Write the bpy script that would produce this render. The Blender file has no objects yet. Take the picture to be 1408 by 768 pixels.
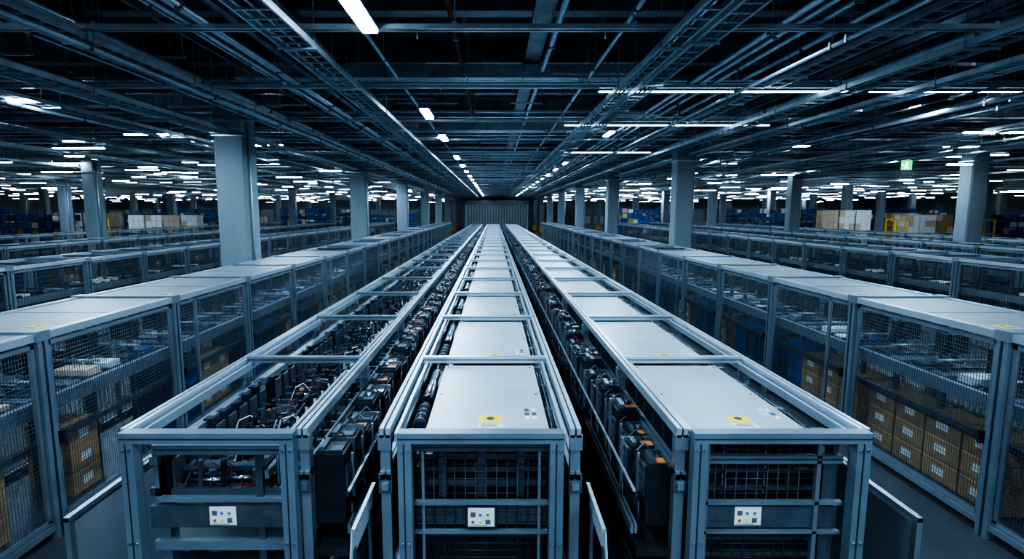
import bpy, math, random
from mathutils import Vector, Euler
R = random.Random(7)
scene = bpy.context.scene

# ------------------------------------------------------------------ materials
MATS = []; MI = {}
def mat(name, col, metal=0.0, rough=0.5, var=0.15, scale=6.0, emis=None, es=0.0, stretch=(1,1,1), bump=0.0):
    m = bpy.data.materials.new(name); m.use_nodes = True
    nt = m.node_tree; b = nt.nodes['Principled BSDF']
    b.inputs['Metallic'].default_value = metal
    b.inputs['Roughness'].default_value = rough
    tc = nt.nodes.new('ShaderNodeTexCoord'); mp = nt.nodes.new('ShaderNodeMapping')
    mp.inputs['Scale'].default_value = stretch
    nz = nt.nodes.new('ShaderNodeTexNoise'); nz.inputs['Scale'].default_value = scale
    nz.inputs['Detail'].default_value = 3
    nt.links.new(tc.outputs['Object'], mp.inputs[0]); nt.links.new(mp.outputs[0], nz.inputs['Vector'])
    r = nt.nodes.new('ShaderNodeValToRGB')
    r.color_ramp.elements[0].position = 0.3; r.color_ramp.elements[1].position = 0.7
    r.color_ramp.elements[0].color = tuple(c*(1-var) for c in col)+(1,)
    r.color_ramp.elements[1].color = tuple(min(1,c*(1+var)) for c in col)+(1,)
    nt.links.new(nz.outputs['Fac'], r.inputs[0]); nt.links.new(r.outputs[0], b.inputs['Base Color'])
    mr = nt.nodes.new('ShaderNodeMapRange')
    mr.inputs['To Min'].default_value = rough-0.03; mr.inputs['To Max'].default_value = min(1, rough+0.05)
    nt.links.new(nz.outputs['Fac'], mr.inputs['Value']); nt.links.new(mr.outputs[0], b.inputs['Roughness'])
    if bump:
        bp = nt.nodes.new('ShaderNodeBump'); bp.inputs['Strength'].default_value = bump
        nt.links.new(nz.outputs['Fac'], bp.inputs['Height']); nt.links.new(bp.outputs[0], b.inputs['Normal'])
    if emis:
        b.inputs['Emission Color'].default_value = emis+(1,); b.inputs['Emission Strength'].default_value = es
    MI[name] = len(MATS); MATS.append(m); return m
mat('aluminium', (0.26,0.32,0.385), 0.7, 0.36, 0.08, 3)
mat('alu_bright', (0.50,0.60,0.69), 0.7, 0.34, 0.05, 2)
mat('alu_groove', (0.03,0.04,0.055), 0.5, 0.5)
mat('painted_frame', (0.135,0.18,0.23), 0.25, 0.38, 0.12, 3)
mat('cover_panel', (0.385,0.455,0.515), 0.2, 0.38, 0.08, 2.2)
mat('roof_panel', (0.25,0.305,0.355), 0.15, 0.42, 0.14, 1.5)
mat('guard_grey', (0.19,0.23,0.27), 0.1, 0.5, 0.12, 2)
mat('dark_steel', (0.030,0.039,0.053), 0.5, 0.40, 0.3, 12)
mat('mid_steel', (0.095,0.122,0.157), 0.6, 0.38, 0.2, 8)
mat('black_plastic', (0.009,0.012,0.017), 0.0, 0.36, 0.3, 8)
mat('chrome', (0.58,0.66,0.74), 1.0, 0.24, 0.08, 10)
mat('wire', (0.10,0.13,0.16), 0.5, 0.42)
mat('white_plate', (0.48,0.56,0.63), 0.1, 0.45, 0.1, 3)
mat('label_white', (0.70,0.72,0.72), 0, 0.5, 0.05)
mat('label_yellow', (0.85,0.60,0.03), 0, 0.5, 0.08)
mat('label_red', (0.45,0.08,0.04), 0, 0.5, 0.1)
mat('label_blue', (0.05,0.16,0.40), 0, 0.5, 0.1)
mat('label_green', (0.06,0.28,0.14), 0, 0.5, 0.1)
mat('label_ink', (0.10,0.11,0.12), 0, 0.5, 0.1)
mat('orange', (0.55,0.17,0.05), 0, 0.45, 0.2)
mat('cable_red', (0.22,0.02,0.02), 0, 0.4)
mat('cardboard', (0.36,0.23,0.11), 0, 0.8, 0.2, 4)
mat('cardboard_light', (0.60,0.46,0.33), 0, 0.75, 0.15, 4)
mat('wrap_white', (0.80,0.81,0.82), 0, 0.4, 0.12, 5)
mat('tote_blue', (0.010,0.085,0.34), 0, 0.38, 0.25, 5)
mat('tote_dark', (0.01,0.045,0.14), 0, 0.4, 0.25, 5)
mat('yellow_paint', (0.7,0.42,0.03), 0, 0.5)
mat('column_paint', (0.22,0.275,0.325), 0, 0.6, 0.14, 1.2, stretch=(1,1,0.3))
mat('ceiling_steel', (0.16,0.205,0.255), 0.45, 0.40, 0.3, 3)
mat('galvanised', (0.47,0.57,0.66), 0.75, 0.34, 0.15, 4)
mat('duct', (0.38,0.46,0.54), 0.75, 0.34, 0.2, 3)
mat('pipe_red', (0.13,0.025,0.02), 0.2, 0.45)
mat('ceiling_slab', (0.022,0.031,0.042), 0, 0.8, 0.3, 1)
mat('floor_concrete', (0.045,0.056,0.07), 0, 0.45, 0.25, 0.8)
mat('wall_paint', (0.20,0.25,0.29), 0, 0.7, 0.2, 0.5)
mat('shutter', (0.22,0.26,0.28), 0.2, 0.5, 0.15, 1)
mat('tube_glow', (0.9,0.95,1), 0, 0.5, 0, emis=(0.68,0.87,1.0), es=38)
mat('tube_dim', (0.9,0.95,1), 0, 0.5, 0, emis=(0.60,0.83,1.0), es=9)
mat('exit_green', (0.02,0.4,0.15), 0, 0.5, 0, emis=(0.02,0.9,0.3), es=0.9)
mat('exit_white', (0.8,0.9,0.8), 0, 0.5, 0, emis=(0.8,1,0.85), es=3)

# ------------------------------------------------------------------ mesh builder
class MB:
    def __init__(s): s.v=[]; s.f=[]; s.m=[]; s.sm=[]
    def box(s,x0,x1,y0,y1,z0,z1,m):
        if x0>x1: x0,x1=x1,x0
        n=len(s.v)
        s.v += [(x0,y0,z0),(x1,y0,z0),(x1,y1,z0),(x0,y1,z0),(x0,y0,z1),(x1,y0,z1),(x1,y1,z1),(x0,y1,z1)]
        s.f += [(n,n+3,n+2,n+1),(n+4,n+5,n+6,n+7),(n,n+1,n+5,n+4),(n+1,n+2,n+6,n+5),(n+2,n+3,n+7,n+6),(n+3,n,n+4,n+7)]
        k=MI[m]; s.m += [k]*6; s.sm += [False]*6
    def rbox(s,c,size,rx,ry,rz,m):
        n=len(s.v); M=Euler((rx,ry,rz)).to_matrix(); c=Vector(c)
        hx,hy,hz=[q/2 for q in size]
        for p in [(-hx,-hy,-hz),(hx,-hy,-hz),(hx,hy,-hz),(-hx,hy,-hz),(-hx,-hy,hz),(hx,-hy,hz),(hx,hy,hz),(-hx,hy,hz)]:
            s.v.append(tuple(c+M@Vector(p)))
        s.f += [(n,n+3,n+2,n+1),(n+4,n+5,n+6,n+7),(n,n+1,n+5,n+4),(n+1,n+2,n+6,n+5),(n+2,n+3,n+7,n+6),(n+3,n,n+4,n+7)]
        k=MI[m]; s.m += [k]*6; s.sm += [False]*6
    def cyl(s,p0,p1,r,m,n=8,caps=True):
        p0=Vector(p0); p1=Vector(p1); d=(p1-p0).normalized()
        a=Vector((0,0,1)) if abs(d.z)<0.9 else Vector((1,0,0))
        u=d.cross(a).normalized(); w=d.cross(u)
        b=len(s.v)
        for p in (p0,p1):
            for i in range(n):
                t=2*math.pi*i/n; s.v.append(tuple(p+u*math.cos(t)*r+w*math.sin(t)*r))
        k=MI[m]
        for i in range(n):
            j=(i+1)%n; s.f.append((b+i,b+j,b+n+j,b+n+i)); s.m.append(k); s.sm.append(True)
        if caps:
            s.f.append(tuple(b+i for i in range(n))[::-1]); s.f.append(tuple(b+n+i for i in range(n))); s.m += [k,k]; s.sm += [False,False]
    def poly(s,pts,r,m,n=5):
        for a,b in zip(pts[:-1],pts[1:]): s.cyl(a,b,r,m,n,False)
    def profY(s,x0,x1,y0,y1,z0,z1,m='aluminium'):
        w=(x1-x0); g=w*0.18; c=(x0+x1)/2; h=z1-z0; e=min(w,h)*0.2
        s.box(x0,c-g/2,y0,y1,z0,z1,m); s.box(c+g/2,x1,y0,y1,z0,z1,m); s.box(c-g/2,c+g/2,y0,y1,z0+e,z1-e,'alu_groove')
    def profX(s,x0,x1,y0,y1,z0,z1,m='aluminium'):
        h=z1-z0; g=h*0.18; c=(z0+z1)/2; e=min(y1-y0,h)*0.2
        s.box(x0,x1,y0,y1,z0,c-g/2,m); s.box(x0,x1,y0,y1,c+g/2,z1,m); s.box(x0,x1,y0+e,y1-e,c-g/2,c+g/2,'alu_groove')
    def build(s,name,parent=None):
        me=bpy.data.meshes.new(name); me.from_pydata(s.v,[],s.f)
        used=sorted(set(s.m)); mp={k:i for i,k in enumerate(used)}
        for k in used: me.materials.append(MATS[k])
        me.polygons.foreach_set('material_index',[mp[k] for k in s.m])
        me.polygons.foreach_set('use_smooth',s.sm)
        me.update()
        o=bpy.data.objects.new(name,me); scene.collection.objects.link(o)
        if parent: o.parent=parent
        return o
def empty(name,loc=(0,0,0)):
    e=bpy.data.objects.new(name,None); scene.collection.objects.link(e); e.empty_display_size=0.3
    return e

# ------------------------------------------------------------------ room shell
S=0.64
def hz(z): return 3.5+(z-3.5)*S
XW=78; YB=118; YF=-10; ZC=hz(10)
def simple(name,*a):
    m=MB(); m.box(*a); return m.build(name)
simple('floor',-XW,XW,YF,YB,-0.2,0,'floor_concrete')
simple('ceiling',-XW,XW,YF,YB,ZC,ZC+0.2,'ceiling_slab')
simple('wall_left',-XW-0.3,-XW,YF,YB,-0.2,ZC+0.2,'wall_paint')
simple('wall_right',XW,XW+0.3,YF,YB,-0.2,ZC+0.2,'wall_paint')
simple('wall_back',-XW-0.3,XW+0.3,YB,YB+0.3,-0.2,ZC+0.2,'wall_paint')
simple('wall_front',-XW-0.3,XW+0.3,YF-0.3,YF,-0.2,ZC+0.2,'wall_paint')

m=MB()
yS=84.0
x=-4.2
while x<5.0:
    m.box(x,x+0.26,yS,yS+0.08,0,4.5,'shutter'); m.box(x+0.26,x+0.42,yS+0.05,yS+0.08,0,4.5,'mid_steel'); x+=0.42
m.box(-4.4,-4.2,yS-0.1,yS+0.15,0,4.7,'aluminium'); m.box(x,x+0.2,yS-0.1,yS+0.15,0,4.7,'aluminium')
m.box(-4.4,x+0.2,yS-0.15,yS+0.2,4.5,5.1,'mid_steel')
m.build('roll_up_shutter')

# ------------------------------------------------------------------ sorting lines
ST=[3.6,5.47,7.69]
while ST[-1]<62: ST.append(ST[-1]+2.28)
YE=ST[-1]
def pict_label(m,xc,y,zc,w=0.19,h=0.14):
    m.box(xc-w/2,xc+w/2,y-0.004,y,zc-h/2,zc+h/2,'label_white')
    cs=['label_red','label_ink','label_yellow','label_blue','label_ink','label_green']
    for i in range(3):
        for j in range(2):
            x0=xc-w/2+0.018+i*(w-0.03)/3; z0=zc-h/2+0.018+j*(h-0.03)/2
            m.box(x0,x0+0.036,y-0.006,y-0.004,z0,z0+0.036,'label_ink' if (i*2+j)%3==1 else 'label_white')
            m.box(x0+0.007,x0+0.028,y-0.008,y-0.006,z0+0.007,z0+0.027,cs[(i*2+j)%6])
    m.box(xc-w/2+0.015,xc+w/2-0.05,y-0.006,y-0.004,zc-h/2+0.006,zc-h/2+0.010,'label_ink')
def flat_label(m,xc,yc,z,w=0.18,d=0.24):
    m.box(xc-w/2,xc+w/2,yc-d/2,yc+d/2,z,z+0.002,'label_white')
    m.box(xc-w/2+0.003,xc+w/2-0.003,yc-0.03,yc+d/2-0.003,z+0.002,z+0.0035,'label_yellow')
    m.cyl((xc,yc+d*0.22,z+0.0035),(xc,yc+d*0.22,z+0.005),d*0.13,'black_plastic',12)
    for k in range(3): m.box(xc-w/2+0.02,xc+w/2-0.03-0.02*(k%2),yc-d/2+0.016+k*0.023,yc-d/2+0.026+k*0.023,z+0.002,z+0.0035,'label_ink')

def module_side(m,xa,xb,sgn,yend):
    y=3.75; i=0
    while y<yend:
        lod = y<24
        w=R.choice([0.16,0.21,0.21,0.24])
        top=1.74+R.uniform(-0.10,0.05)
        xo=xb+sgn*R.uniform(-0.07,0.0)
        m.box(xa,xo,y,y+w,1.30+R.uniform(-.1,.1),top,'dark_steel' if i%3 else 'black_plastic')
        lo,hi=min(xa,xo),max(xa,xo)
        if lod:
            m.box(lo+0.02,hi-0.02,y+0.02,y+w-0.02,top,top+0.02,'dark_steel')
            m.box(lo+0.03,lo+0.07,y+0.02,y+w-0.02,top+0.02,top+0.05,'mid_steel')
            if R.random()<0.8: m.box(hi-0.11,hi-0.02,y+0.03,y+0.11,top+0.02,top+0.024,R.choice(['orange','label_white','orange','mid_steel','mid_steel']))
            if R.random()<0.6: m.cyl((lo+0.11,y+w/2,top),(lo+0.11,y+w/2,top+0.06),0.022,R.choice(['black_plastic','chrome','mid_steel']),8)
            m.box(xo,xo+sgn*0.012,y+0.03,y+w-0.03,1.42,1.66,'mid_steel')
            for zz in (1.46,1.54,1.62): m.box(xo+sgn*0.012,xo+sgn*0.018,y+0.04,y+w-0.04,zz,zz+0.012,'alu_groove')
            m.box(xo+sgn*0.012,xo+sgn*0.03,y+w*0.7,y+w*0.7+0.018,1.36,1.70,'aluminium')
            m.cyl((xo+sgn*0.02,y+w/2,1.34),(xo+sgn*0.02,y+w/2,0.95),0.016,'black_plastic',6)
            m.poly([(xa+sgn*0.05,y+w,top),(xa+sgn*0.12,y+w+0.05,top+0.07),(xa+sgn*0.18,y+w+0.03,top+0.02),(xo+sgn*0.03,y+w+0.04,1.5)],0.007,R.choice(['black_plastic','cable_red','black_plastic','mid_steel','black_plastic']))
        m.box(xa,xo+sgn*0.02,y+w+0.02,y+w+0.032,1.25,top+0.03,'aluminium' if i%2 else 'mid_steel')
        y+=w+R.uniform(0.07,0.11); i+=1
    a,b=min(xb,xb+sgn*0.05),max(xb,xb+sgn*0.05)
    m.profY(a,b,3.7,yend,1.18,1.25)
    m.profY(a,b,3.7,yend,0.86,0.92,'mid_steel')
    m.box(a,b,3.7,yend,0.55,0.60,'mid_steel')
    m.box(a+0.01,b-0.02,3.7,yend,1.50,1.515,'alu_bright')
    m.box(xa,xb,3.7,yend,1.0,1.06,'dark_steel')

def sorting_line(x0,x1,fx0,fx1,style,px0=None,px1=None,mods=()):
    root=empty('sorting_conveyor_line')
    f=MB(); w=0.075
    for (a,b) in ((x0,x0+w),(x1-w,x1)):
        f.profY(a,b,3.64,YE,1.93,2.0,'alu_bright')
        f.profY(a,b,3.64,YE,1.62,1.68,'aluminium')
        f.profY(a,b,3.64,YE,0.55,0.62,'mid_steel')
    f.box(x0+w+0.03,x0+w+0.055,3.64,YE,1.90,1.965,'alu_bright')
    if style!='open': f.box(x1-w-0.055,x1-w-0.03,3.64,YE,1.90,1.965,'alu_bright')
    for k,s in enumerate(ST[1:]):
        f.profX(x0+w,x1-w,s-0.03,s+0.03,1.955,2.02,'alu_bright' if style!='open' else 'aluminium')
        f.box(x0+w,x1-w,s-0.03,s+0.03,0.9,0.96,'mid_steel')
        for a in (x0,x1-w):
            f.box(a,a+w,s-0.04,s+0.04,0,1.93,'painted_frame')
            f.box(a-0.008,a+w+0.008,s-0.06,s+0.06,1.80,1.90,'aluminium')
    pw=0.095
    f.box(fx0,fx1,3.55,3.64,1.925,2.0,'painted_frame')
    f.box(fx0+0.002,fx1-0.002,3.545,3.55,1.957,1.964,'alu_groove')
    for a in (fx0,fx1-pw):
        f.box(a,a+pw,3.55,3.64,0,1.925,'painted_frame')
        f.box(a+pw*0.42,a+pw*0.5,3.545,3.551,0,1.925,'alu_groove')
        for z in (1.88,1.2): 
            for q in (0.25,0.75): f.cyl((a+pw*q,3.55,z),(a+pw*q,3.538,z),0.011,'chrome',8)
    for a,sg in ((x0,-1),(x1-0.07,1)):
        f.box(a,a+0.07,3.66,3.74,0,1.93,'aluminium')
        f.box(a-0.012,a+0.082,3.64,3.66,1.52,1.66,'mid_steel')
        f.box(a+0.01,a+0.06,3.62,3.645,1.55,1.60,'chrome')
        f.box(a-0.012,a+0.082,3.64,3.66,1.84,1.95,'aluminium')
    f.box(x0,x1,3.56,3.64,0.1,0.2,'painted_frame')
    for s in ST:
        for a in (x0,x1-w): f.cyl((a+w/2,s+0.05,0),(a+w/2,s+0.05,0.03),0.06,'mid_steel',10)
    f.build('frame',root)
    b=MB()
    if style!='open':
        b.box(x0+0.16,x1-0.16,3.95,YE,0.7,1.78,'dark_steel')
        y=4.1
        while y<30:
            b.box(x0+0.145,x0+0.16,y,y+0.03,0.7,1.80,'mid_steel'); b.box(x1-0.16,x1-0.145,y,y+0.03,0.7,1.80,'mid_steel'); y+=0.3
    else:
        b.box(x0+0.1,x1-0.1,3.9,YE,0.95,1.0,'black_plastic')
    gx0,gx1=fx0+pw,fx1-pw
    def guard_grid(a,c):
        xx=a+0.06
        while xx<c-0.03: b.cyl((xx,3.70,0.2),(xx,3.70,1.86),0.005,'dark_steel',6); xx+=0.075
        zz=0.5
        while zz<1.86:
            b.cyl((a,3.70,zz),(c,3.70,zz),0.004,'dark_steel',6); zz+=0.055
    if style=='grid':
        guard_grid(gx0,gx1)
        b.box(gx0,gx1,3.72,3.76,1.24,1.39,'mid_steel')
        b.box(gx0,gx1,3.66,3.70,1.42,1.445,'painted_frame'); b.box(gx0,gx1,3.66,3.70,1.20,1.22,'painted_frame')
        b.box(gx0+0.05,gx0+0.07,3.68,3.72,0.3,1.85,'aluminium')
        b.box(gx1-0.07,gx1-0.05,3.68,3.72,0.3,1.85,'aluminium')
        pict_label(b,(gx0+gx1)/2,3.66,1.33); b.box((gx0+gx1)/2-0.11,(gx0+gx1)/2+0.11,3.66,3.69,1.25,1.41,'dark_steel')
        for z in (1.8,1.70,1.60,1.5,1.1): b.box(gx0,gx1,3.80,3.90,z,z+0.04,'mid_steel')
        b.profX(gx0,gx1,3.64,3.9,1.83,1.89,'mid_steel')
        for q in (0.2,0.5,0.8):
            xx=gx0+(gx1-gx0)*q; b.box(xx-0.03,xx+0.03,3.78,3.8,1.42,1.83,'mid_steel')
    elif style=='cover':
        guard_grid(gx0+0.06,gx1-0.2)
        for z in (1.60,1.47,1.08,0.95,0.8):
            b.box(gx0,gx1-0.14,3.78,3.88,z,z+0.035,'mid_steel')
        b.box(gx0,gx1,3.70,3.76,1.86,1.90,'mid_steel')
        b.box(gx0,gx1-0.02,3.68,3.72,1.24,1.40,'mid_steel'); pict_label(b,gx0+0.36,3.68,1.33)
        b.box(gx0,gx1,3.66,3.70,1.42,1.445,'painted_frame'); b.box(gx0,gx1,3.66,3.70,1.20,1.22,'painted_frame')
        b.box(gx0+0.02,gx0+0.06,3.66,3.7,0.6,1.9,'aluminium'); b.box(gx1-0.2,gx1-0.17,3.66,3.7,0.6,1.9,'aluminium')
        b.box(gx1-0.13,gx1-0.03,3.7,3.9,0.6,1.9,'mid_steel')
        b.profX(gx0+0.06,gx1-0.02,3.66,3.70,1.73,1.79,'painted_frame')
        for q in (0.15,0.45,0.7):
            xx=gx0+(gx1-gx0)*q; b.box(xx-0.04,xx+0.04,3.80,3.86,1.45,1.86,'dark_steel'); b.box(xx+0.05,xx+0.06,3.78,3.80,1.45,1.86,'aluminium')
    else:
        b.profX(gx0,gx1,3.74,3.82,1.76,1.83,'painted_frame')
        b.box(gx0,gx1,3.9,4.0,1.56,1.6,'mid_steel')
        b.box(gx0+0.05,gx1,3.70,4.1,1.42,1.45,'painted_frame')
        b.box(gx0,gx1,3.68,3.72,1.24,1.40,'mid_steel'); pict_label(b,(gx0+gx1)/2+0.02,3.68,1.33)
        b.box(gx0,gx1,3.70,3.9,1.05,1.12,'painted_frame'); b.box(gx0,gx1,3.7,3.9,0.85,0.9,'mid_steel')
        for q in range(9):
            xx=gx0+0.1+q*0.1
            b.cyl((xx,3.9,1.5),(xx+0.07,3.9,1.5),0.025,R.choice(['black_plastic','mid_steel','chrome']),10)
            b.box(xx,xx+0.05,3.95,4.05,1.45,1.52+R.uniform(0,.2),R.choice(['mid_steel','dark_steel','painted_frame']))
            b.poly([(xx,3.8,1.47),(xx+0.05,3.76,1.53),(xx+0.1,3.8,1.5),(xx+0.12,3.85,1.60)],0.005,R.choice(['cable_red','black_plastic','black_plastic','mid_steel']))
        b.box(gx0,gx0+0.09,3.75,3.85,0.5,1.75,'painted_frame')
        b.box(gx1-0.25,gx1-0.2,3.72,3.76,0.5,1.76,'mid_steel')
    b.build('body',root)
    if px0 is not None:
        c=MB()
        for k in range(len(ST)-1):
            ya,yb=ST[k]+0.06,ST[k+1]-0.07
            if k==0: ya=3.665
            c.box(px0,px1,ya,yb,1.925,1.94,'cover_panel')
            c.box(px0,px0+0.012,ya,yb,1.88,1.925,'cover_panel'); c.box(px1-0.012,px1,ya,yb,1.88,1.925,'cover_panel')
            for qx in (px0+0.04,px1-0.04):
                for qy in (ya+0.06,(ya+yb)/2,yb-0.06): c.cyl((qx,qy,1.94),(qx,qy,1.944),0.012,'mid_steel',8)
            flat_label(c,(px0+px1)/2+0.02+R.uniform(-.03,.03),ya+(0.25 if k==0 else 0.20),1.94)
            if k<8:
                for a in range(2):
                    for q in range(3): 
                        if R.random()<0.8: c.box(px1-0.16+a*0.055,px1-0.125+a*0.055,ya+0.3+q*0.08,ya+0.35+q*0.08,1.94,1.943,R.choice(['label_white','mid_steel','wrap_white']))
        c.build('cover_panels',root)
    g=MB()
    if style=='open':
        for k in range(len(ST)-1):
            ya,yb=ST[k]+0.1,ST[k+1]-0.08
            far = k>9
            g.box(x0+0.14,x0+0.2,ya,yb,1.70,1.76,'aluminium')
            g.box(x1-0.22,x1-0.19,ya,yb,1.86,1.89,'alu_bright')
            g.box(x1-0.34,x1-0.31,ya,yb,1.60,1.66,'aluminium')
            y=ya+0.05
            while y<yb-0.1:
                g.box(x0+0.1,x1-0.1,y,y+0.04,1.44,1.50,'mid_steel')
                g.box(x0+0.17,x0+0.25,y,y+0.08,1.4,1.70+R.uniform(0,.08),R.choice(['black_plastic','dark_steel']))
                g.box(x0+0.27,x0+0.29,y,y+0.14,1.5,1.72,'mid_steel')
                if not far:
                    for _ in range(2):
                        xa=x0+R.uniform(0.3,0.7); xb=xa+R.uniform(0.15,0.35); yo=R.uniform(0.03,0.15)
                        g.cyl((xa,y+yo,1.54),(xb,y+yo,1.54),0.014,R.choice(['chrome','black_plastic','mid_steel','chrome']),8)
                        g.box(xb,xb+0.045,y+yo-0.03,y+yo+0.03,1.48,1.61,R.choice(['dark_steel','mid_steel']))
                        g.rbox((xa+0.1,y+yo+.04,1.61),(0.26,0.014,0.018),0,R.uniform(-.25,.25),R.uniform(-.5,.5),R.choice(['mid_steel','aluminium','dark_steel','mid_steel']))
                        g.box(xa+0.1,xa+0.13,y+0.02,y+0.06,1.5,1.70,R.choice(['black_plastic','dark_steel','mid_steel']))
                    g.rbox((xb+0.12,y+0.1,1.66),(0.016,0.26,0.022),R.uniform(-.3,.3),0,R.uniform(-.3,.3),R.choice(['mid_steel','dark_steel','aluminium']))
                    g.cyl((x1-0.28,y+0.05,1.4),(x1-0.28,y+0.05,1.86),0.012,'aluminium',6)
                    for _ in range(3):
                        cc=R.choice(['cable_red','black_plastic','black_plastic','black_plastic','mid_steel','mid_steel','label_white'])
                        px=R.uniform(x0+0.3,x1-0.5); h=R.uniform(1.56,1.68)
                        g.poly([(px,y,1.5),(px+0.05,y+0.03,h),(px+R.uniform(.08,.2),y+0.1,h+0.02),(px+R.uniform(.1,.3),y+0.2,1.52)],0.005,cc)
                    if R.random()<0.3: g.box(px,px+0.04,y,y+0.04,1.6,1.62,R.choice(['label_white','orange','label_red','label_white']))
                else:
                    g.rbox((x0+0.6,y+0.1,1.62),(0.6,0.05,0.06),0,0,R.uniform(-.3,.3),'dark_steel')
                y+=0.21
    else:
        for k in range(min(len(ST)-1,14)):
            ya,yb=ST[k]+0.1,ST[k+1]-0.08
            xl=(x0+w+0.055+px0)/2; xr=(x1-w-0.055+px1)/2
            if px0-x0>0.2:
                g.cyl((xl,ya+0.55*(yb-ya),1.86),(xl,yb,1.86),0.042,'chrome',14)
                g.cyl((xl,ya+0.50*(yb-ya),1.86),(xl,ya+0.55*(yb-ya),1.86),0.056,'black_plastic',14)
                g.cyl((xl,ya+0.2*(yb-ya),1.85),(xl,ya+0.46*(yb-ya),1.85),0.045,'dark_steel',12)
                for q in range(4): g.cyl((xl,ya+(0.22+q*0.06)*(yb-ya),1.85),(xl,ya+(0.235+q*0.06)*(yb-ya),1.85),0.055,'mid_steel',12)
            g.poly([(xr,ya,1.84),(xr+0.01,ya+0.3*(yb-ya),1.87),(xr-0.01,ya+0.6*(yb-ya),1.83),(xr,yb,1.86)],0.012,'black_plastic',6)
            g.poly([(xr+.03,ya,1.82),(xr+0.02,ya+0.4*(yb-ya),1.86),(xr+.03,yb,1.84)],0.009,'mid_steel',6)
            for q in range(5):
                yy=ya+q*(yb-ya)/5; g.box(xr-0.03,xr+0.05,yy,yy+0.05,1.78,1.84+R.uniform(0,.03),'dark_steel' if q%2 else 'aluminium')
    for sg in mods:
        if sg>0: module_side(g,x1+0.004,x1+0.24,1,YE-1)
        else: module_side(g,x0-0.004,x0-0.24,-1,YE-1)
    g.build('machinery',root)
    return root

sorting_line(-2.60,-1.30,-2.56,-1.37,'open',mods=(1,))
sorting_line(-0.80,0.61,-0.66,0.48,'grid',-0.49,0.40)
sorting_line(1.28,2.62,1.37,2.58,'cover',1.40,2.25,mods=(-1,))

for xa,tx in ((-0.90,0.06),(0.71,-0.06)):
    m=MB()
    m.rbox((xa,3.5,1.40),(0.010,0.60,0.22),0,tx*1.2,0,'white_plate')
    m.box(xa+tx*0.3-0.012,xa+tx*0.3+0.012,3.20,3.80,1.50,1.522,'alu_bright')
    m.box(xa-0.012,xa+0.012,3.7,3.74,0,1.35,'mid_steel'); m.box(xa-0.012,xa+0.012,3.25,3.29,0,1.35,'mid_steel')
    m.build('side_chute_plate')

for xa in (-3.13,3.12):
    m=MB(); y0=3.74; y=y0
    while y<40:
        m.box(xa-0.012,xa+0.012,y+0.02,y+2.2,0.08,1.24,'guard_grey')
        m.box(xa-0.02,xa+0.02,y,y+0.05,0,1.27,'aluminium'); y+=2.22
    m.box(xa-0.022,xa+0.022,y0,y,1.24,1.275,'aluminium')
    m.build('guard_panel_fence')

for xa in (-1.0,0.80):
    m=MB()
    m.box(xa,xa+0.14,4.2,YE,0.28,0.36,'mid_steel')
    y=4.3
    while y<YE: m.box(xa+0.02,xa+0.12,y,y+0.06,0,0.28,'dark_steel'); y+=1.1
    m.build('floor_cable_duct')

# ------------------------------------------------------------------ guard enclosures
def carton(m,x0,x1,y0,y1,z0,z1,sgn):
    m.box(x0,x1,y0,y1,z0,z1,'cardboard')
    xf=x1 if sgn>0 else x0
    m.box(xf,xf+sgn*0.003,y0+(y1-y0)*0.35,y0+(y1-y0)*0.7,z0+(z1-z0)*0.3,z0+(z1-z0)*0.65,'label_white')
    m.box(xf,xf+sgn*0.002,y0,y1,z0+(z1-z0)*0.9,z0+(z1-z0)*0.93,'cardboard_light')
def tote(m,x0,x1,y0,y1,z0,h,mm='tote_blue'):
    t=0.015
    m.box(x0,x1,y0,y1,z0,z0+0.02,mm)
    m.box(x0,x0+t,y0,y1,z0,z0+h,mm); m.box(x1-t,x1,y0,y1,z0,z0+h,mm)
    m.box(x0,x1,y0,y0+t,z0,z0+h,mm); m.box(x0,x1,y1-t,y1,z0,z0+h,mm)
    m.box(x0-0.015,x1+0.015,y0-0.015,y1+0.015,z0+h*0.86,z0+h*0.93,mm)
    m.box(x0-0.008,x1+0.008,y0+(y1-y0)*0.3,y0+(y1-y0)*0.35,z0,z0+h,mm); m.box(x0-0.008,x1+0.008,y0+(y1-y0)*0.65,y0+(y1-y0)*0.7,z0,z0+h,mm)

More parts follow.
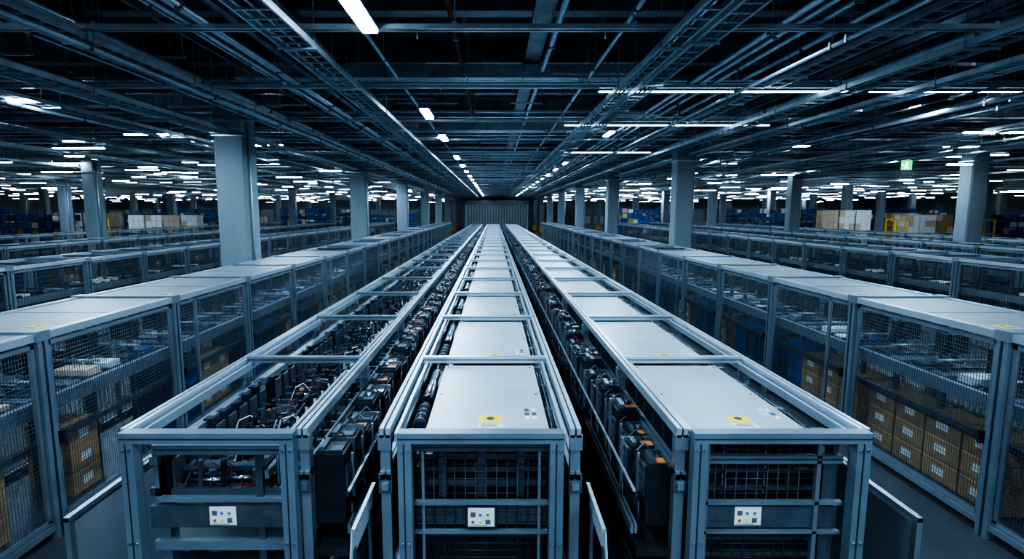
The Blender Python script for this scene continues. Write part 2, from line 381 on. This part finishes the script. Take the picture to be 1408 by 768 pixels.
def enclosure(xi,xo,y0,y1,H=2.25,per=2.4,full=True,roof='all',ws=0.036,inside=True):
    root=empty('machine_guard_enclosure')
    sgn = 1 if xo<xi else -1
    f=MB(); wr=MB(); cn=MB()
    n=int((y1-y0)/per)
    for side,x in ((0,xi),(1,xo)):
        s = sgn if side==0 else -sgn
        a,b = (x-0.09*s, x)
        lo,hi=min(a,b),max(a,b)
        f.profY(lo,hi,y0,y0+n*per,H-0.08,H,'alu_bright')
        f.box(lo,hi,y0,y0+n*per,0.10,0.17,'aluminium')
        for k in range(n+1):
            y=y0+k*per
            f.box(lo-0.01,hi+0.01,y-0.07,y+0.07,0,H+0.01,'painted_frame')
            f.box(b+0.01*s,b+0.016*s,y-0.012,y+0.012,0,H,'alu_groove')
            f.box(lo-0.02,hi+0.02,y-0.09,y+0.09,H-0.09,H+0.02,'aluminium')
            if k<n:
                p=0.045; ya,yb=y+0.085,y+per-0.085
                for (u,v) in ((ya,ya+p),(yb-p,yb)): f.box(lo+0.03,hi-0.02,u,v,0.2,H-0.11,'aluminium')
                f.box(lo+0.03,hi-0.02,ya,yb,0.18,0.18+p,'aluminium'); f.box(lo+0.03,hi-0.02,ya,yb,H-0.11-p,H-0.11,'aluminium')
                if full and k%3==0: f.box(lo+0.03,hi-0.02,ya+0.5-p/2,ya+0.5+p/2,0.2,H-0.12,'aluminium')
                if full and side==0:
                    f.box(b-0.02*s,b+0.03*s,ya+0.02,ya+0.06,1.0,1.14,'black_plastic')
                xm=(lo+hi)/2; w=0.0028
                sp = ws if side==0 and y<22 else 0.09
                ww = w*(sp/0.036)
                q=ya+p
                while q<yb-p:
                    wr.box(xm-w,xm+w,q-ww/2,q+ww/2,0.2,H-0.14,'wire'); q+=sp
                q=0.25
                while q<H-0.15:
                    wr.box(xm-w,xm+w,ya,yb,q-ww/2,q+ww/2,'wire'); q+=sp*1.3
    lo,hi=min(xi,xo),max(xi,xo)
    for k in range(n+1):
        y=y0+k*per
        f.box(lo+0.08,hi-0.08,y-0.04,y+0.04,H-0.07,H+0.012,'aluminium')
        if roof!='all' or k>5:
            f.box(lo+0.08,hi-0.08,y+per/2-0.02,y+per/2+0.02,H-0.06,H-0.01,'mid_steel')
    c=MB(); any_=False
    for k in range(n):
        y=y0+k*per
        if roof=='none' or (k>5 and k%2==1): continue
        any_=True
        c.box(lo+0.12,hi-0.12,y+0.05,y+per-0.05,H-0.035,H-0.015,'roof_panel')
        c.box(lo+0.12,hi-0.12,y+per*0.5-0.004,y+per*0.5+0.004,H-0.015,H-0.012,'mid_steel')
        if full: flat_label(c,xi-sgn*0.35,y+0.35,H-0.015,0.2,0.2)
    if any_: c.build('roof_panels',root)
    f.build('frame',root); wr.build('wire_mesh',root)
    if full:
        fill=MB(); fill.box(xi-sgn*0.45-0.02,xi-sgn*0.45+0.02,y0,y0+per*12,H-0.10,H-0.08,'mid_steel')  # glowing strip added under the roof to brighten the enclosure contents
        for k in range(12): fill.box(xi-sgn*0.45-0.012,xi-sgn*0.45+0.012,y0+k*per+0.4,y0+k*per+1.9,H-0.105,H-0.10,'tube_dim')
        fill.build('added_fill_strip',root)
    if inside:
        for k in range(n):
            y=y0+k*per
            if y>45: break
            xf=xi-sgn*0.22; xb=xo+sgn*0.25
            l,h=min(xf,xb),max(xf,xb)
            zd=1.42
            cn.box(l,h,y+0.1,y+per-0.1,zd-0.05,zd,'guard_grey' if full else 'mid_steel')
            cn.box(xf-0.03,xf+0.03,y,y+per,zd-0.12,zd+0.05,'aluminium')
            cn.box(xf-0.03,xf+0.03,y,y+per,0.95,1.02,'mid_steel')
            q=0.12
            while q<per-0.15 and full and y<30:
                cn.cyl((l+0.1,y+q,zd+0.03),(h-0.1,y+q,zd+0.03),0.022,'aluminium' ,6,False); q+=0.075
            for q in range(6):
                yy=y+0.2+q*0.36
                cn.box(l+0.05,h-0.05,yy,yy+0.03,zd,zd+0.08,'mid_steel')
                if R.random()<0.55: cn.box(xf-sgn*0.1,xf-sgn*R.uniform(0.3,0.6),yy+0.05,yy+0.3,zd+0.05,zd+R.uniform(0.07,0.14),R.choice(['label_white','white_plate','guard_grey','cardboard_light','tote_dark','dark_steel']))
                if full and R.random()<0.5: cn.box(xf-sgn*0.6,xf-sgn*0.75,yy,yy+0.12,zd,zd+R.uniform(0.2,0.5),R.choice(['dark_steel','black_plastic','mid_steel']))
            for q in (0.3,1.2,2.0):
                cn.box(xf-sgn*0.25-0.03,xf-sgn*0.25+0.03,y+q,y+q+0.06,0,2.1,'mid_steel')
                if full: cn.box(xf-sgn*0.5,xf-sgn*0.2,y+q,y+q+0.16,1.7,1.95,'dark_steel'); cn.cyl((xf-sgn*0.1,y+q,1.62),(xf-sgn*0.9,y+q,1.62),0.02,'aluminium',6)
            yy=y+0.15; t=R.random()
            while yy<y+per-0.5:
                L=R.uniform(0.42,0.58)
                if R.random()<0.45: t=R.random()
                if t<0.40:
                    for lv in range(3): carton(cn,min(xf-sgn*0.08,xf-sgn*0.6),max(xf-sgn*0.08,xf-sgn*0.6),yy,yy+L-0.03,0.12+lv*0.29,0.12+lv*0.29+0.28,sgn)
                elif t<0.93:
                    for lv in range(4): tote(cn,min(xf-sgn*0.1,xf-sgn*0.62),max(xf-sgn*0.1,xf-sgn*0.62),yy,yy+L-0.05,0.12+lv*0.25,0.24,R.choice(['tote_blue','tote_dark','tote_dark']))
                yy+=L
            cn.box(l,h,y,y+per,0.06,0.11,'mid_steel')
        cn.build('contents',root)
    return root
enclosure(-4.70,-6.15,0.75,62)
enclosure(5.30,6.65,0.75,62)
enclosure(-10.9,-12.6,5,62,full=False,ws=0.08,roof='none')
enclosure(12.4,14.2,5,62,full=False,ws=0.08,roof='none')
enclosure(-17.2,-18.8,12,62,full=False,ws=0.12,roof='none')
enclosure(17.0,18.4,12,62,H=2.3,full=False,ws=0.12,roof='none')
enclosure(22.0,23.4,22,62,H=2.3,full=False,ws=0.12,roof='none')
enclosure(-23.4,-24.8,22,62,H=2.3,full=False,ws=0.12,roof='none')

# ------------------------------------------------------------------ columns
def column(x,y,w=0.70):
    m=MB(); h=w/2; c=0.05
    pts=[(-h+c,-h),(h-c,-h),(h,-h+c),(h,h-c),(h-c,h),(-h+c,h),(-h,h-c),(-h,-h+c)]
    for z in (0,hz(8.35)):
        for p in pts: m.v.append((x+p[0],y+p[1],z))
    for i in range(8):
        j=(i+1)%8; m.f.append((i,j,8+j,8+i)); m.m.append(MI['column_paint']); m.sm.append(False)
    m.box(x-h-0.1,x+h+0.1,y-h-0.1,y+h+0.1,hz(7.9),hz(8.35),'ceiling_steel')
    m.box(x-h-0.015,x+h+0.015,y-h-0.015,y+h+0.015,0,0.9,'yellow_paint')
    m.box(x-h-0.03,x+h+0.03,y-h-0.03,y+h+0.03,hz(6.55),hz(6.62),'galvanised')
    m.cyl((x+h+0.05,y-0.2,0.9),(x+h+0.05,y-0.2,hz(7.9)),0.03,'galvanised',8)
    m.build('concrete_column')
for i in range(7): column(-7.0,15.1+i*13.6,0.80)
for i in range(7): column(7.6,22.3+i*13.2)
for X in (-20.6,-33,-46,-60):
    for i in range(6): column(X,28.4+i*14,0.66)
for X in (19.3,31.2,43.5,57):
    for i in range(7): column(X,22.3+i*13.2,0.66)

# ------------------------------------------------------------------ ceiling services
ZT=ZC-0.02
def tray(xc,z,w,y0=-8,y1=112,cab=3,drop=3.25):
    m=MB(); 
    for s in (-1,1): m.box(xc+s*w/2-0.015,xc+s*w/2+0.015,y0,y1,z,z+0.08,'galvanised')
    y=y0
    while y<y1: m.box(xc-w/2,xc+w/2,y,y+0.03,z+0.01,z+0.03,'galvanised'); y+=0.30 if y<30 else 1.2
    for c in range(cab):
        xx=xc-w/2+0.06+c*(w-0.12)/max(1,cab-1); m.cyl((xx,y0,z+0.05),(xx,y1,z+0.05),0.016,R.choice(['black_plastic','mid_steel','galvanised']),6)
    y=y0+1
    while y<y1:
        for s in (-1,1): m.cyl((xc+s*(w/2+0.02),y,z),(xc+s*(w/2+0.02),y,ZT),0.007,'ceiling_steel',5)
        m.box(xc-w/2-0.04,xc+w/2+0.04,y-0.015,y+0.015,z-0.03,z,'galvanised'); y+=drop
    m.build('cable_tray')
for xc,z,w in ((-4.0,6.8,0.6),(-8.4,6.9,0.5),(-9.6,7.3,0.3),(-11.2,6.7,0.6),(-15,7.0,0.5),(3.6,6.8,0.35),(4.3,6.9,0.4),(8.2,7.1,0.4),(9.9,6.8,0.6),(12.2,6.9,0.4),(16.5,7.1,0.5),(-20,6.9,0.5),(22,7,0.5),(-26,7,.5),(28,7,.5),(-34,7,.5),(36,7,.5),(-46,6.9,.6),(46,6.9,.6),(60,7,.6),(-60,7,.6)):
    tray(xc*S,hz(z),w*S*1.1,drop=2.4 if abs(xc)<18 else 3.6)
m=MB()
P=[(-6.1,7.4,0.06,'galvanised'),(-6.4,7.4,0.05,'galvanised'),(-1.0,8.0,0.05,'pipe_red'),(1.6,8.1,0.07,'galvanised'),(5.9,7.3,0.06,'galvanised'),(6.2,7.3,0.05,'galvanised'),(6.6,7.3,0.05,'galvanised'),(10.9,7.5,0.08,'galvanised'),(11.2,7.5,0.05,'galvanised'),(-13,7.5,0.07,'galvanised'),(-13.3,7.5,0.05,'pipe_red'),(-13.8,7.5,0.06,'galvanised'),(14.2,7.4,0.07,'galvanised'),(14.5,7.4,.05,'galvanised'),(-18,7.6,0.08,'galvanised'),(-18.5,7.6,0.05,'galvanised'),(19.8,7.6,0.08,'galvanised'),(20.3,7.6,0.06,'galvanised'),(25,7.5,.08,'galvanised'),(-23,7.5,.08,'galvanised'),(-30,7.5,.09,'galvanised'),(32,7.5,.09,'galvanised'),(-3.2,7.9,0.05,'galvanised'),(3.0,7.7,0.05,'galvanised')]
for q in range(34):
    P.append((R.choice([-1,1])*R.uniform(4.5,28),R.choice([6.75,6.95,7.3,7.7,7.9]),R.choice([0.03,0.04,0.05,0.07]),R.choice(['galvanised','galvanised','ceiling_steel'])))
for xc,z,r,mm in P:
    xc*=S; z=hz(z); r*=0.75
    m.cyl((xc,-8,z),(xc,112,z),r,mm,8)
    y=-6+R.uniform(0,2)
    while y<80: m.cyl((xc,y,z),(xc,y,ZT),0.007,'ceiling_steel',5); m.box(xc-r-0.015,xc+r+0.015,y-0.02,y+0.02,z-r-0.015,z+r+0.015,'ceiling_steel'); y+=3.1
m.build('overhead_pipework')
m=MB()
ys=[7.3,10.7,14.7]
while ys[-1]<110: ys.append(ys[-1]+3.7)
ys=[-4,1.6]+ys
for i,y in enumerate(ys):
    z=hz(7.12)+R.uniform(-0.02,0.02)
    m.box(-60,60,y-0.02,y+0.02,z,z+0.06,'galvanised'); m.box(-60,60,y+0.18,y+0.22,z+0.03,z+0.08,'galvanised')
    x=-58
    while x<60:
        if y<70: m.cyl((x,y+0.1,z+0.03),(x,y+0.1,ZT),0.010,'ceiling_steel',5)
        m.box(x-0.03,x+0.03,y-0.02,y+0.22,z+0.06,z+0.09,'galvanised'); x+=2.3
    zz=hz(7.55)
    m.cyl((-50,y+0.9,zz),(50,y+0.9,zz),0.03,'galvanised',8)
    m.box(-50,50,y+1.9,y+1.98,zz+0.3,zz+0.36,'galvanised')
    if i%2: m.cyl((-50,y+1.5,zz+0.2),(50,y+1.5,zz+0.2),0.045,'galvanised',8)
    x=-48
    while x<48 and y<60: m.cyl((x,y+0.9,zz),(x,y+0.9,ZT),0.007,'ceiling_steel',5); m.cyl((x+1,y+0.9,zz),(x+1,y+0.9,zz-0.14),0.014,'chrome',6); x+=2.7
for q in range(260):
    x=R.uniform(-34,34); y=R.uniform(9,62); z=hz(R.uniform(6.6,8.0)); L=R.uniform(0.6,2.5)
    m.box(x,x+L,y-0.02,y+0.02,z,z+0.04,'galvanised')
    for e in (x+0.05,x+L-0.05): m.cyl((e,y,z),(e,y,ZT),0.008,'ceiling_steel',5)
m.build('overhead_strut_rails')
m=MB()
y=-6.0
while y<114:
    a,b,c,d=hz(8.55),hz(8.62),hz(9.3),hz(9.37)
    m.box(-XW,XW,y-0.15,y+0.15,a,b,'ceiling_steel'); m.box(-XW,XW,y-0.02,y+0.02,b,c,'ceiling_steel'); m.box(-XW,XW,y-0.15,y+0.15,c,d,'ceiling_steel')
    y+=3.1
for X in (-60,-46,-33,-20.6,-14,-7.0,-3.4,0.8,3.9,7.6,13.5,19.3,31.2,43.5,57):
    m.box(X-0.16,X+0.16,YF,YB,hz(8.36),hz(8.42),'ceiling_steel'); m.box(X-0.025,X+0.025,YF,YB,hz(8.42),hz(9.9),'ceiling_steel')
X=-58
while X<60:
    m.box(X-0.05,X+0.05,YF,YB,hz(9.5),hz(9.75),'ceiling_steel'); X+=1.4
m.build('ceiling_beams')
m=MB()
def ductX(x0,x1,y,z,w,h):
    x0*=S; x1*=S; y*=S; z=hz(z); w*=S; h*=S
    m.box(x0,x1,y,y+w,z,z+h,'duct'); x=x0
    while x<x1: m.box(x,x+0.03,y-0.02,y+w+0.02,z-0.02,z+h+0.02,'galvanised'); x+=0.8
    x=x0+0.4
    while x<x1: m.cyl((x,y-0.04,z),(x,y-0.04,ZT),0.010,'ceiling_steel',5); x+=1.6
ductX(-8.5,5.0,18.6,7.85,0.9,0.42); ductX(-6,7,30,7.8,0.9,0.42); ductX(9,30,26,7.8,0.8,0.4); ductX(-34,-9,23,7.8,0.8,0.4); ductX(-6,7,44,7.8,0.9,0.42); ductX(-6,7,58,7.8,0.9,0.42); ductX(14,40,38,7.8,.9,.42); ductX(-45,-14,40,7.8,.9,.42)
m.build('ventilation_duct')

# ------------------------------------------------------------------ lights
lg=MB()
def fixY(x,y,L,z=7.0,w=0.22,mm='tube_glow'):
    x*=S; y*=S; L*=S; z=hz(z); w*=0.72
    lg.box(x-w/2-0.02,x+w/2+0.02,y,y+L,z+0.03,z+0.09,'painted_frame'); lg.box(x-w/2,x+w/2,y+0.03,y+L-0.03,z,z+0.03,mm)
    for q in (0.2,L-0.2): lg.cyl((x,y+q,z+0.09),(x,y+q,ZT),0.006,'ceiling_steel',5)
def fixX(x,y,L,z=7.0,w=0.14,mm='tube_glow',rod=True,t=0.035):
    x*=S; y*=S; L*=S; z=hz(z); w*=0.8
    lg.box(x,x+L,y-w/2-0.01,y+w/2+0.01,z+t,z+0.085,'painted_frame'); lg.box(x+0.03,x+L-0.03,y-w/2,y+w/2,z,z+t,mm)
    if rod:
        for q in (0.2,L-0.2): lg.cyl((x+q,y,z+0.085),(x+q,y,ZT),0.006,'ceiling_steel',5)
for y in (-12,-5,1.0,9.4,19.6,26.2,36,42.6,49,55.6,62,68.6,75,82,90,98,106,113,120,127): fixY(-2.45,y,2.0,w=0.26)
for y in (-12,-5,1,25,40.5,47,53.5,60,66.5,73,80,88,96,104,112,120,128): fixY(5.3,y,1.6,w=0.2)
fixX(3.1,16.9,7.6,7.02,0.06,'tube_dim',t=0.022); fixX(11.2,16.9,6.0,7.02,0.05,'tube_dim',t=0.015)
fixX(2.9,23.3,8.6,7.02,0.06,'tube_dim',t=0.022); fixX(4.2,34.0,5.4,7.02,0.08,'tube_dim',t=0.025)
fixX(-16.4,18.0,1.7,z=6.95,w=0.2,t=0.05); fixX(21,25.0,3.4,z=6.95); fixX(-17.2,26.0,2.1); fixX(-13.0,30.2,1.6); fixX(-22,28.5,2.0); fixX(25,31,2.0)
for sx in (-1,1):
    y=29
    while y<172:
        x=12 if y>45 else 15
        while x<108:
            if x<y*1.15+6 and R.random()<0.55:
                L=R.choice([1.2,1.5,2.0,2.4,2.8]); fixX(sx*(x+R.uniform(0,2.0))-(L if sx<0 else 0),y+R.uniform(-1.6,1.6),L,z=R.choice([6.2,6.5,6.8,7.0,7.2]),mm=R.choice(['tube_glow','tube_glow','tube_dim']),rod=y<90)
            x+=5.0
        y+=5.4
for sx in (-1,1):
    for x in (14,26,40):
        for y in (-4,5): fixX(sx*x-1.2,y,2.4,z=7)
lg.build('fluorescent_ceiling_lights')

def area(name,x,y,z,sx,sy,p,col=(0.55,0.80,1.0)):
    l=bpy.data.lights.new(name,'AREA'); l.shape='RECTANGLE'; l.size=sx; l.size_y=sy; l.energy=p; l.color=col
    o=bpy.data.objects.new(name,l); o.location=(x,y,z); scene.collection.objects.link(o); return o
zl=hz(7.0)-0.02
for y,p in ((-7,200),(-3,170),(1.3,120),(6.7,155),(13.2,155),(17.4,155),(23.6,165),(32,200),(40,200),(50,220),(62,220),(74,120)):
    area('aisle_lamp',-2.45*S,y,zl,0.25,1.3,p)
for y,p in ((-7,200),(-3,170),(1.3,120),(8,125),(16.6,155),(26.5,165),(35,200),(45,200),(56,220),(68,180)):
    area('aisle_lamp',5.3*S,y,zl,0.25,1.3,p)
for sx in (-1,1):
    for x in (9,18,30):
        for y in (2,12,24,40,62): area('hall_lamp',sx*x,y,zl,1.6,0.3,190 if y>10 else 130)
for x in (-4.7-0.45,5.3+0.45):  # long area lights added to lift the dark enclosure interiors
    area('added_fill_light',x,10,2.13,0.04,18,70)

# ------------------------------------------------------------------ background stock
def pallet_stack(x,y,w,h,mm,levels=2,base=0.0):
    m=MB()
    for s in range(levels):
        z=base+s*(h+0.16)
        for q in range(3): m.box(x+q*(w-0.12)/2,x+q*(w-0.12)/2+0.12,y,y+1.0,z,z+0.1,'cardboard')
        for q in range(6): m.box(x,x+w,y+q*0.18,y+q*0.18+0.1,z+0.1,z+0.13,'cardboard_light')
        nx=3; nz=3
        for i in range(nx):
            for j in range(nz):
                for k in range(2):
                    m.box(x+i*w/nx+0.01,x+(i+1)*w/nx-0.01,y+k*0.5,y+k*0.5+0.48,z+0.13+j*h/nz,z+0.13+(j+1)*h/nz-0.015,mm if R.random()<0.8 else 'cardboard_light')
    m.build('pallet_of_boxes')
for i in range(4): pallet_stack(-30+i*1.45,45,1.3,1.45,['wrap_white','wrap_white','cardboard_light','wrap_white'][i],2)
for i in range(3): pallet_stack(27.0+i*1.35,45,1.25,1.65,['cardboard_light','wrap_white','wrap_white'][i],2)
for i in range(3): pallet_stack(33.6+i*1.4,45,1.3,1.45,['wrap_white','wrap_white','cardboard'][i],2)
for i in range(2): pallet_stack(-24.0+i*1.4,64,1.3,1.5,'cardboard_light',2)
for i in range(5): pallet_stack(-50.0+i*1.5,62,1.3,1.5,R.choice(['wrap_white','cardboard_light']),2)
for i in range(5): pallet_stack(44.0+i*1.5,62,1.3,1.5,R.choice(['wrap_white','cardboard_light','cardboard']),2)
def tote_rack(x,y,bays,H=4.2,mm='tote_blue'):
    m=MB(); L=bays*1.3
    for b in range(bays+1):
        for yy in (y,y+1.0): m.box(x+b*1.3-0.04,x+b*1.3+0.04,yy-0.03,yy+0.03,0,H,'tote_blue' if b%3==0 else 'mid_steel')
    z=0.2
    while z<H-0.3:
        for yy in (y-0.02,y+0.98): m.box(x,x+L,yy-0.02,yy+0.02,z-0.06,z,'mid_steel')
        m.box(x,x+L,y,y+1,z-0.015,z,'mid_steel')
        for b in range(bays):
            for q in range(2):
                if R.random()<0.88:
                    x0=x+b*1.3+0.06+q*0.61
                    h=R.choice([0.3,0.42,0.5])
                    c=R.random()
                    if c<0.82: tote(m,x0,x0+0.57,y+0.05,y+0.8,z,h,R.choice([mm,mm,mm,'tote_dark']))
                    else: m.box(x0,x0+0.55,y+0.05,y+0.7,z,z+h,R.choice(['cardboard_light','wrap_white','cardboard']))
        z+=0.62
    m.build('tote_storage_rack')
tote_rack(24.0,49,5,H=4.1); tote_rack(40,50,7,H=3.6); tote_rack(-44.5,48,6,H=3.5); tote_rack(-22.5,58,4,3.8); tote_rack(-39,58,5,3.6)
tote_rack(13.5,66,6,3.8); tote_rack(-16.5,72.5,5,3.6); tote_rack(-62,60,7,3.8); tote_rack(45,66,8,4); tote_rack(33,77.5,7,4); tote_rack(-44,78,8,4)
tote_rack(20,84,8,4.2); tote_rack(-31,91,8,4.2); tote_rack(-57,92,8,4.2); tote_rack(46,92,8,4.2); tote_rack(-26,50,2,3.7)
for x,y in ((31.4,43),(38.4,43),(-31.8,43),(-26.5,60)):
    m=MB()
    for dx in (0,0.9):
        m.box(x+dx,x+dx+0.1,y,y+0.1,0,2.9,'yellow_paint'); m.box(x+dx,x+dx+0.1,y+0.9,y+1.0,0,2.9,'yellow_paint')
    for z in (0.6,1.7,2.8): m.box(x,x+1,y,y+0.08,z,z+0.1,'yellow_paint'); m.box(x,x+1,y+0.92,y+1,z,z+0.1,'yellow_paint')
    m.box(x+0.1,x+0.9,y+0.1,y+0.9,0.6,0.7,'mid_steel')
    m.build('yellow_lift_frame')
for x0,x1,y in ((-70,-40,100),(-38,-14,104),(16,40,104),(44,72,100)):
    m=MB(); m.box(x0,x1,y,y+4,0,3.6,'wall_paint')
    x=x0+0.6
    while x<x1-2:
        m.box(x,x+1.8,y-0.03,y,1.1,2.6,'mid_steel'); m.box(x+0.06,x+1.74,y-0.04,y-0.03,1.16,2.54,'white_plate'); x+=2.4
    m.box(x0-0.05,x1+0.05,y-0.08,y+4,3.6,3.75,'aluminium')
    m.build('partition_office')

m=MB(); ex,ey,ez=22.3*0.75,30.0*0.75,3.5+2.46*0.75
m.box(ex-0.22,ex+0.22,ey,ey+0.06,ez-0.19,ez+0.19,'exit_green')
m.box(ex-0.235,ex+0.235,ey+0.005,ey+0.055,ez-0.205,ez+0.205,'painted_frame')
m.box(ex-0.02,ex+0.05,ey-0.01,ey,ez+0.07,ez+0.13,'exit_white')
m.rbox((ex+0.0,ey-0.005,ez-0.0),(0.055,0.01,0.14),0,0.3,0,'exit_white')
m.rbox((ex+0.05,ey-0.005,ez-0.10),(0.03,0.01,0.12),0,-0.6,0,'exit_white'); m.rbox((ex-0.06,ey-0.005,ez-0.10),(0.03,0.01,0.12),0,0.8,0,'exit_white')
m.box(ex-0.18,ex-0.09,ey-0.01,ey,ez-0.02,ez+0.02,'exit_white')
for q in (-0.15,0.15): m.cyl((ex+q,ey+0.03,ez+0.2),(ex+q,ey+0.03,ZT),0.008,'ceiling_steel',5)
m.build('emergency_exit_sign')

# ------------------------------------------------------------------ world + camera
w=bpy.data.worlds.new('World'); scene.world=w; w.use_nodes=True
w.node_tree.nodes['Background'].inputs[0].default_value=(0.25,0.45,0.7,1); w.node_tree.nodes['Background'].inputs[1].default_value=0.05
cam=bpy.data.cameras.new('Camera'); co=bpy.data.objects.new('Camera',cam); scene.collection.objects.link(co); scene.camera=co
co.location=(0,0,3.5); co.rotation_euler=(math.radians(90-7.14),0,0)
cam.sensor_width=36; cam.lens=36*750/1408; cam.shift_x=25/1408; cam.clip_end=300; cam.clip_start=0.05
try:
    scene.view_settings.view_transform='AgX'; scene.view_settings.look='AgX - High Contrast'; scene.view_settings.exposure=0.5
except Exception as e: print(e)
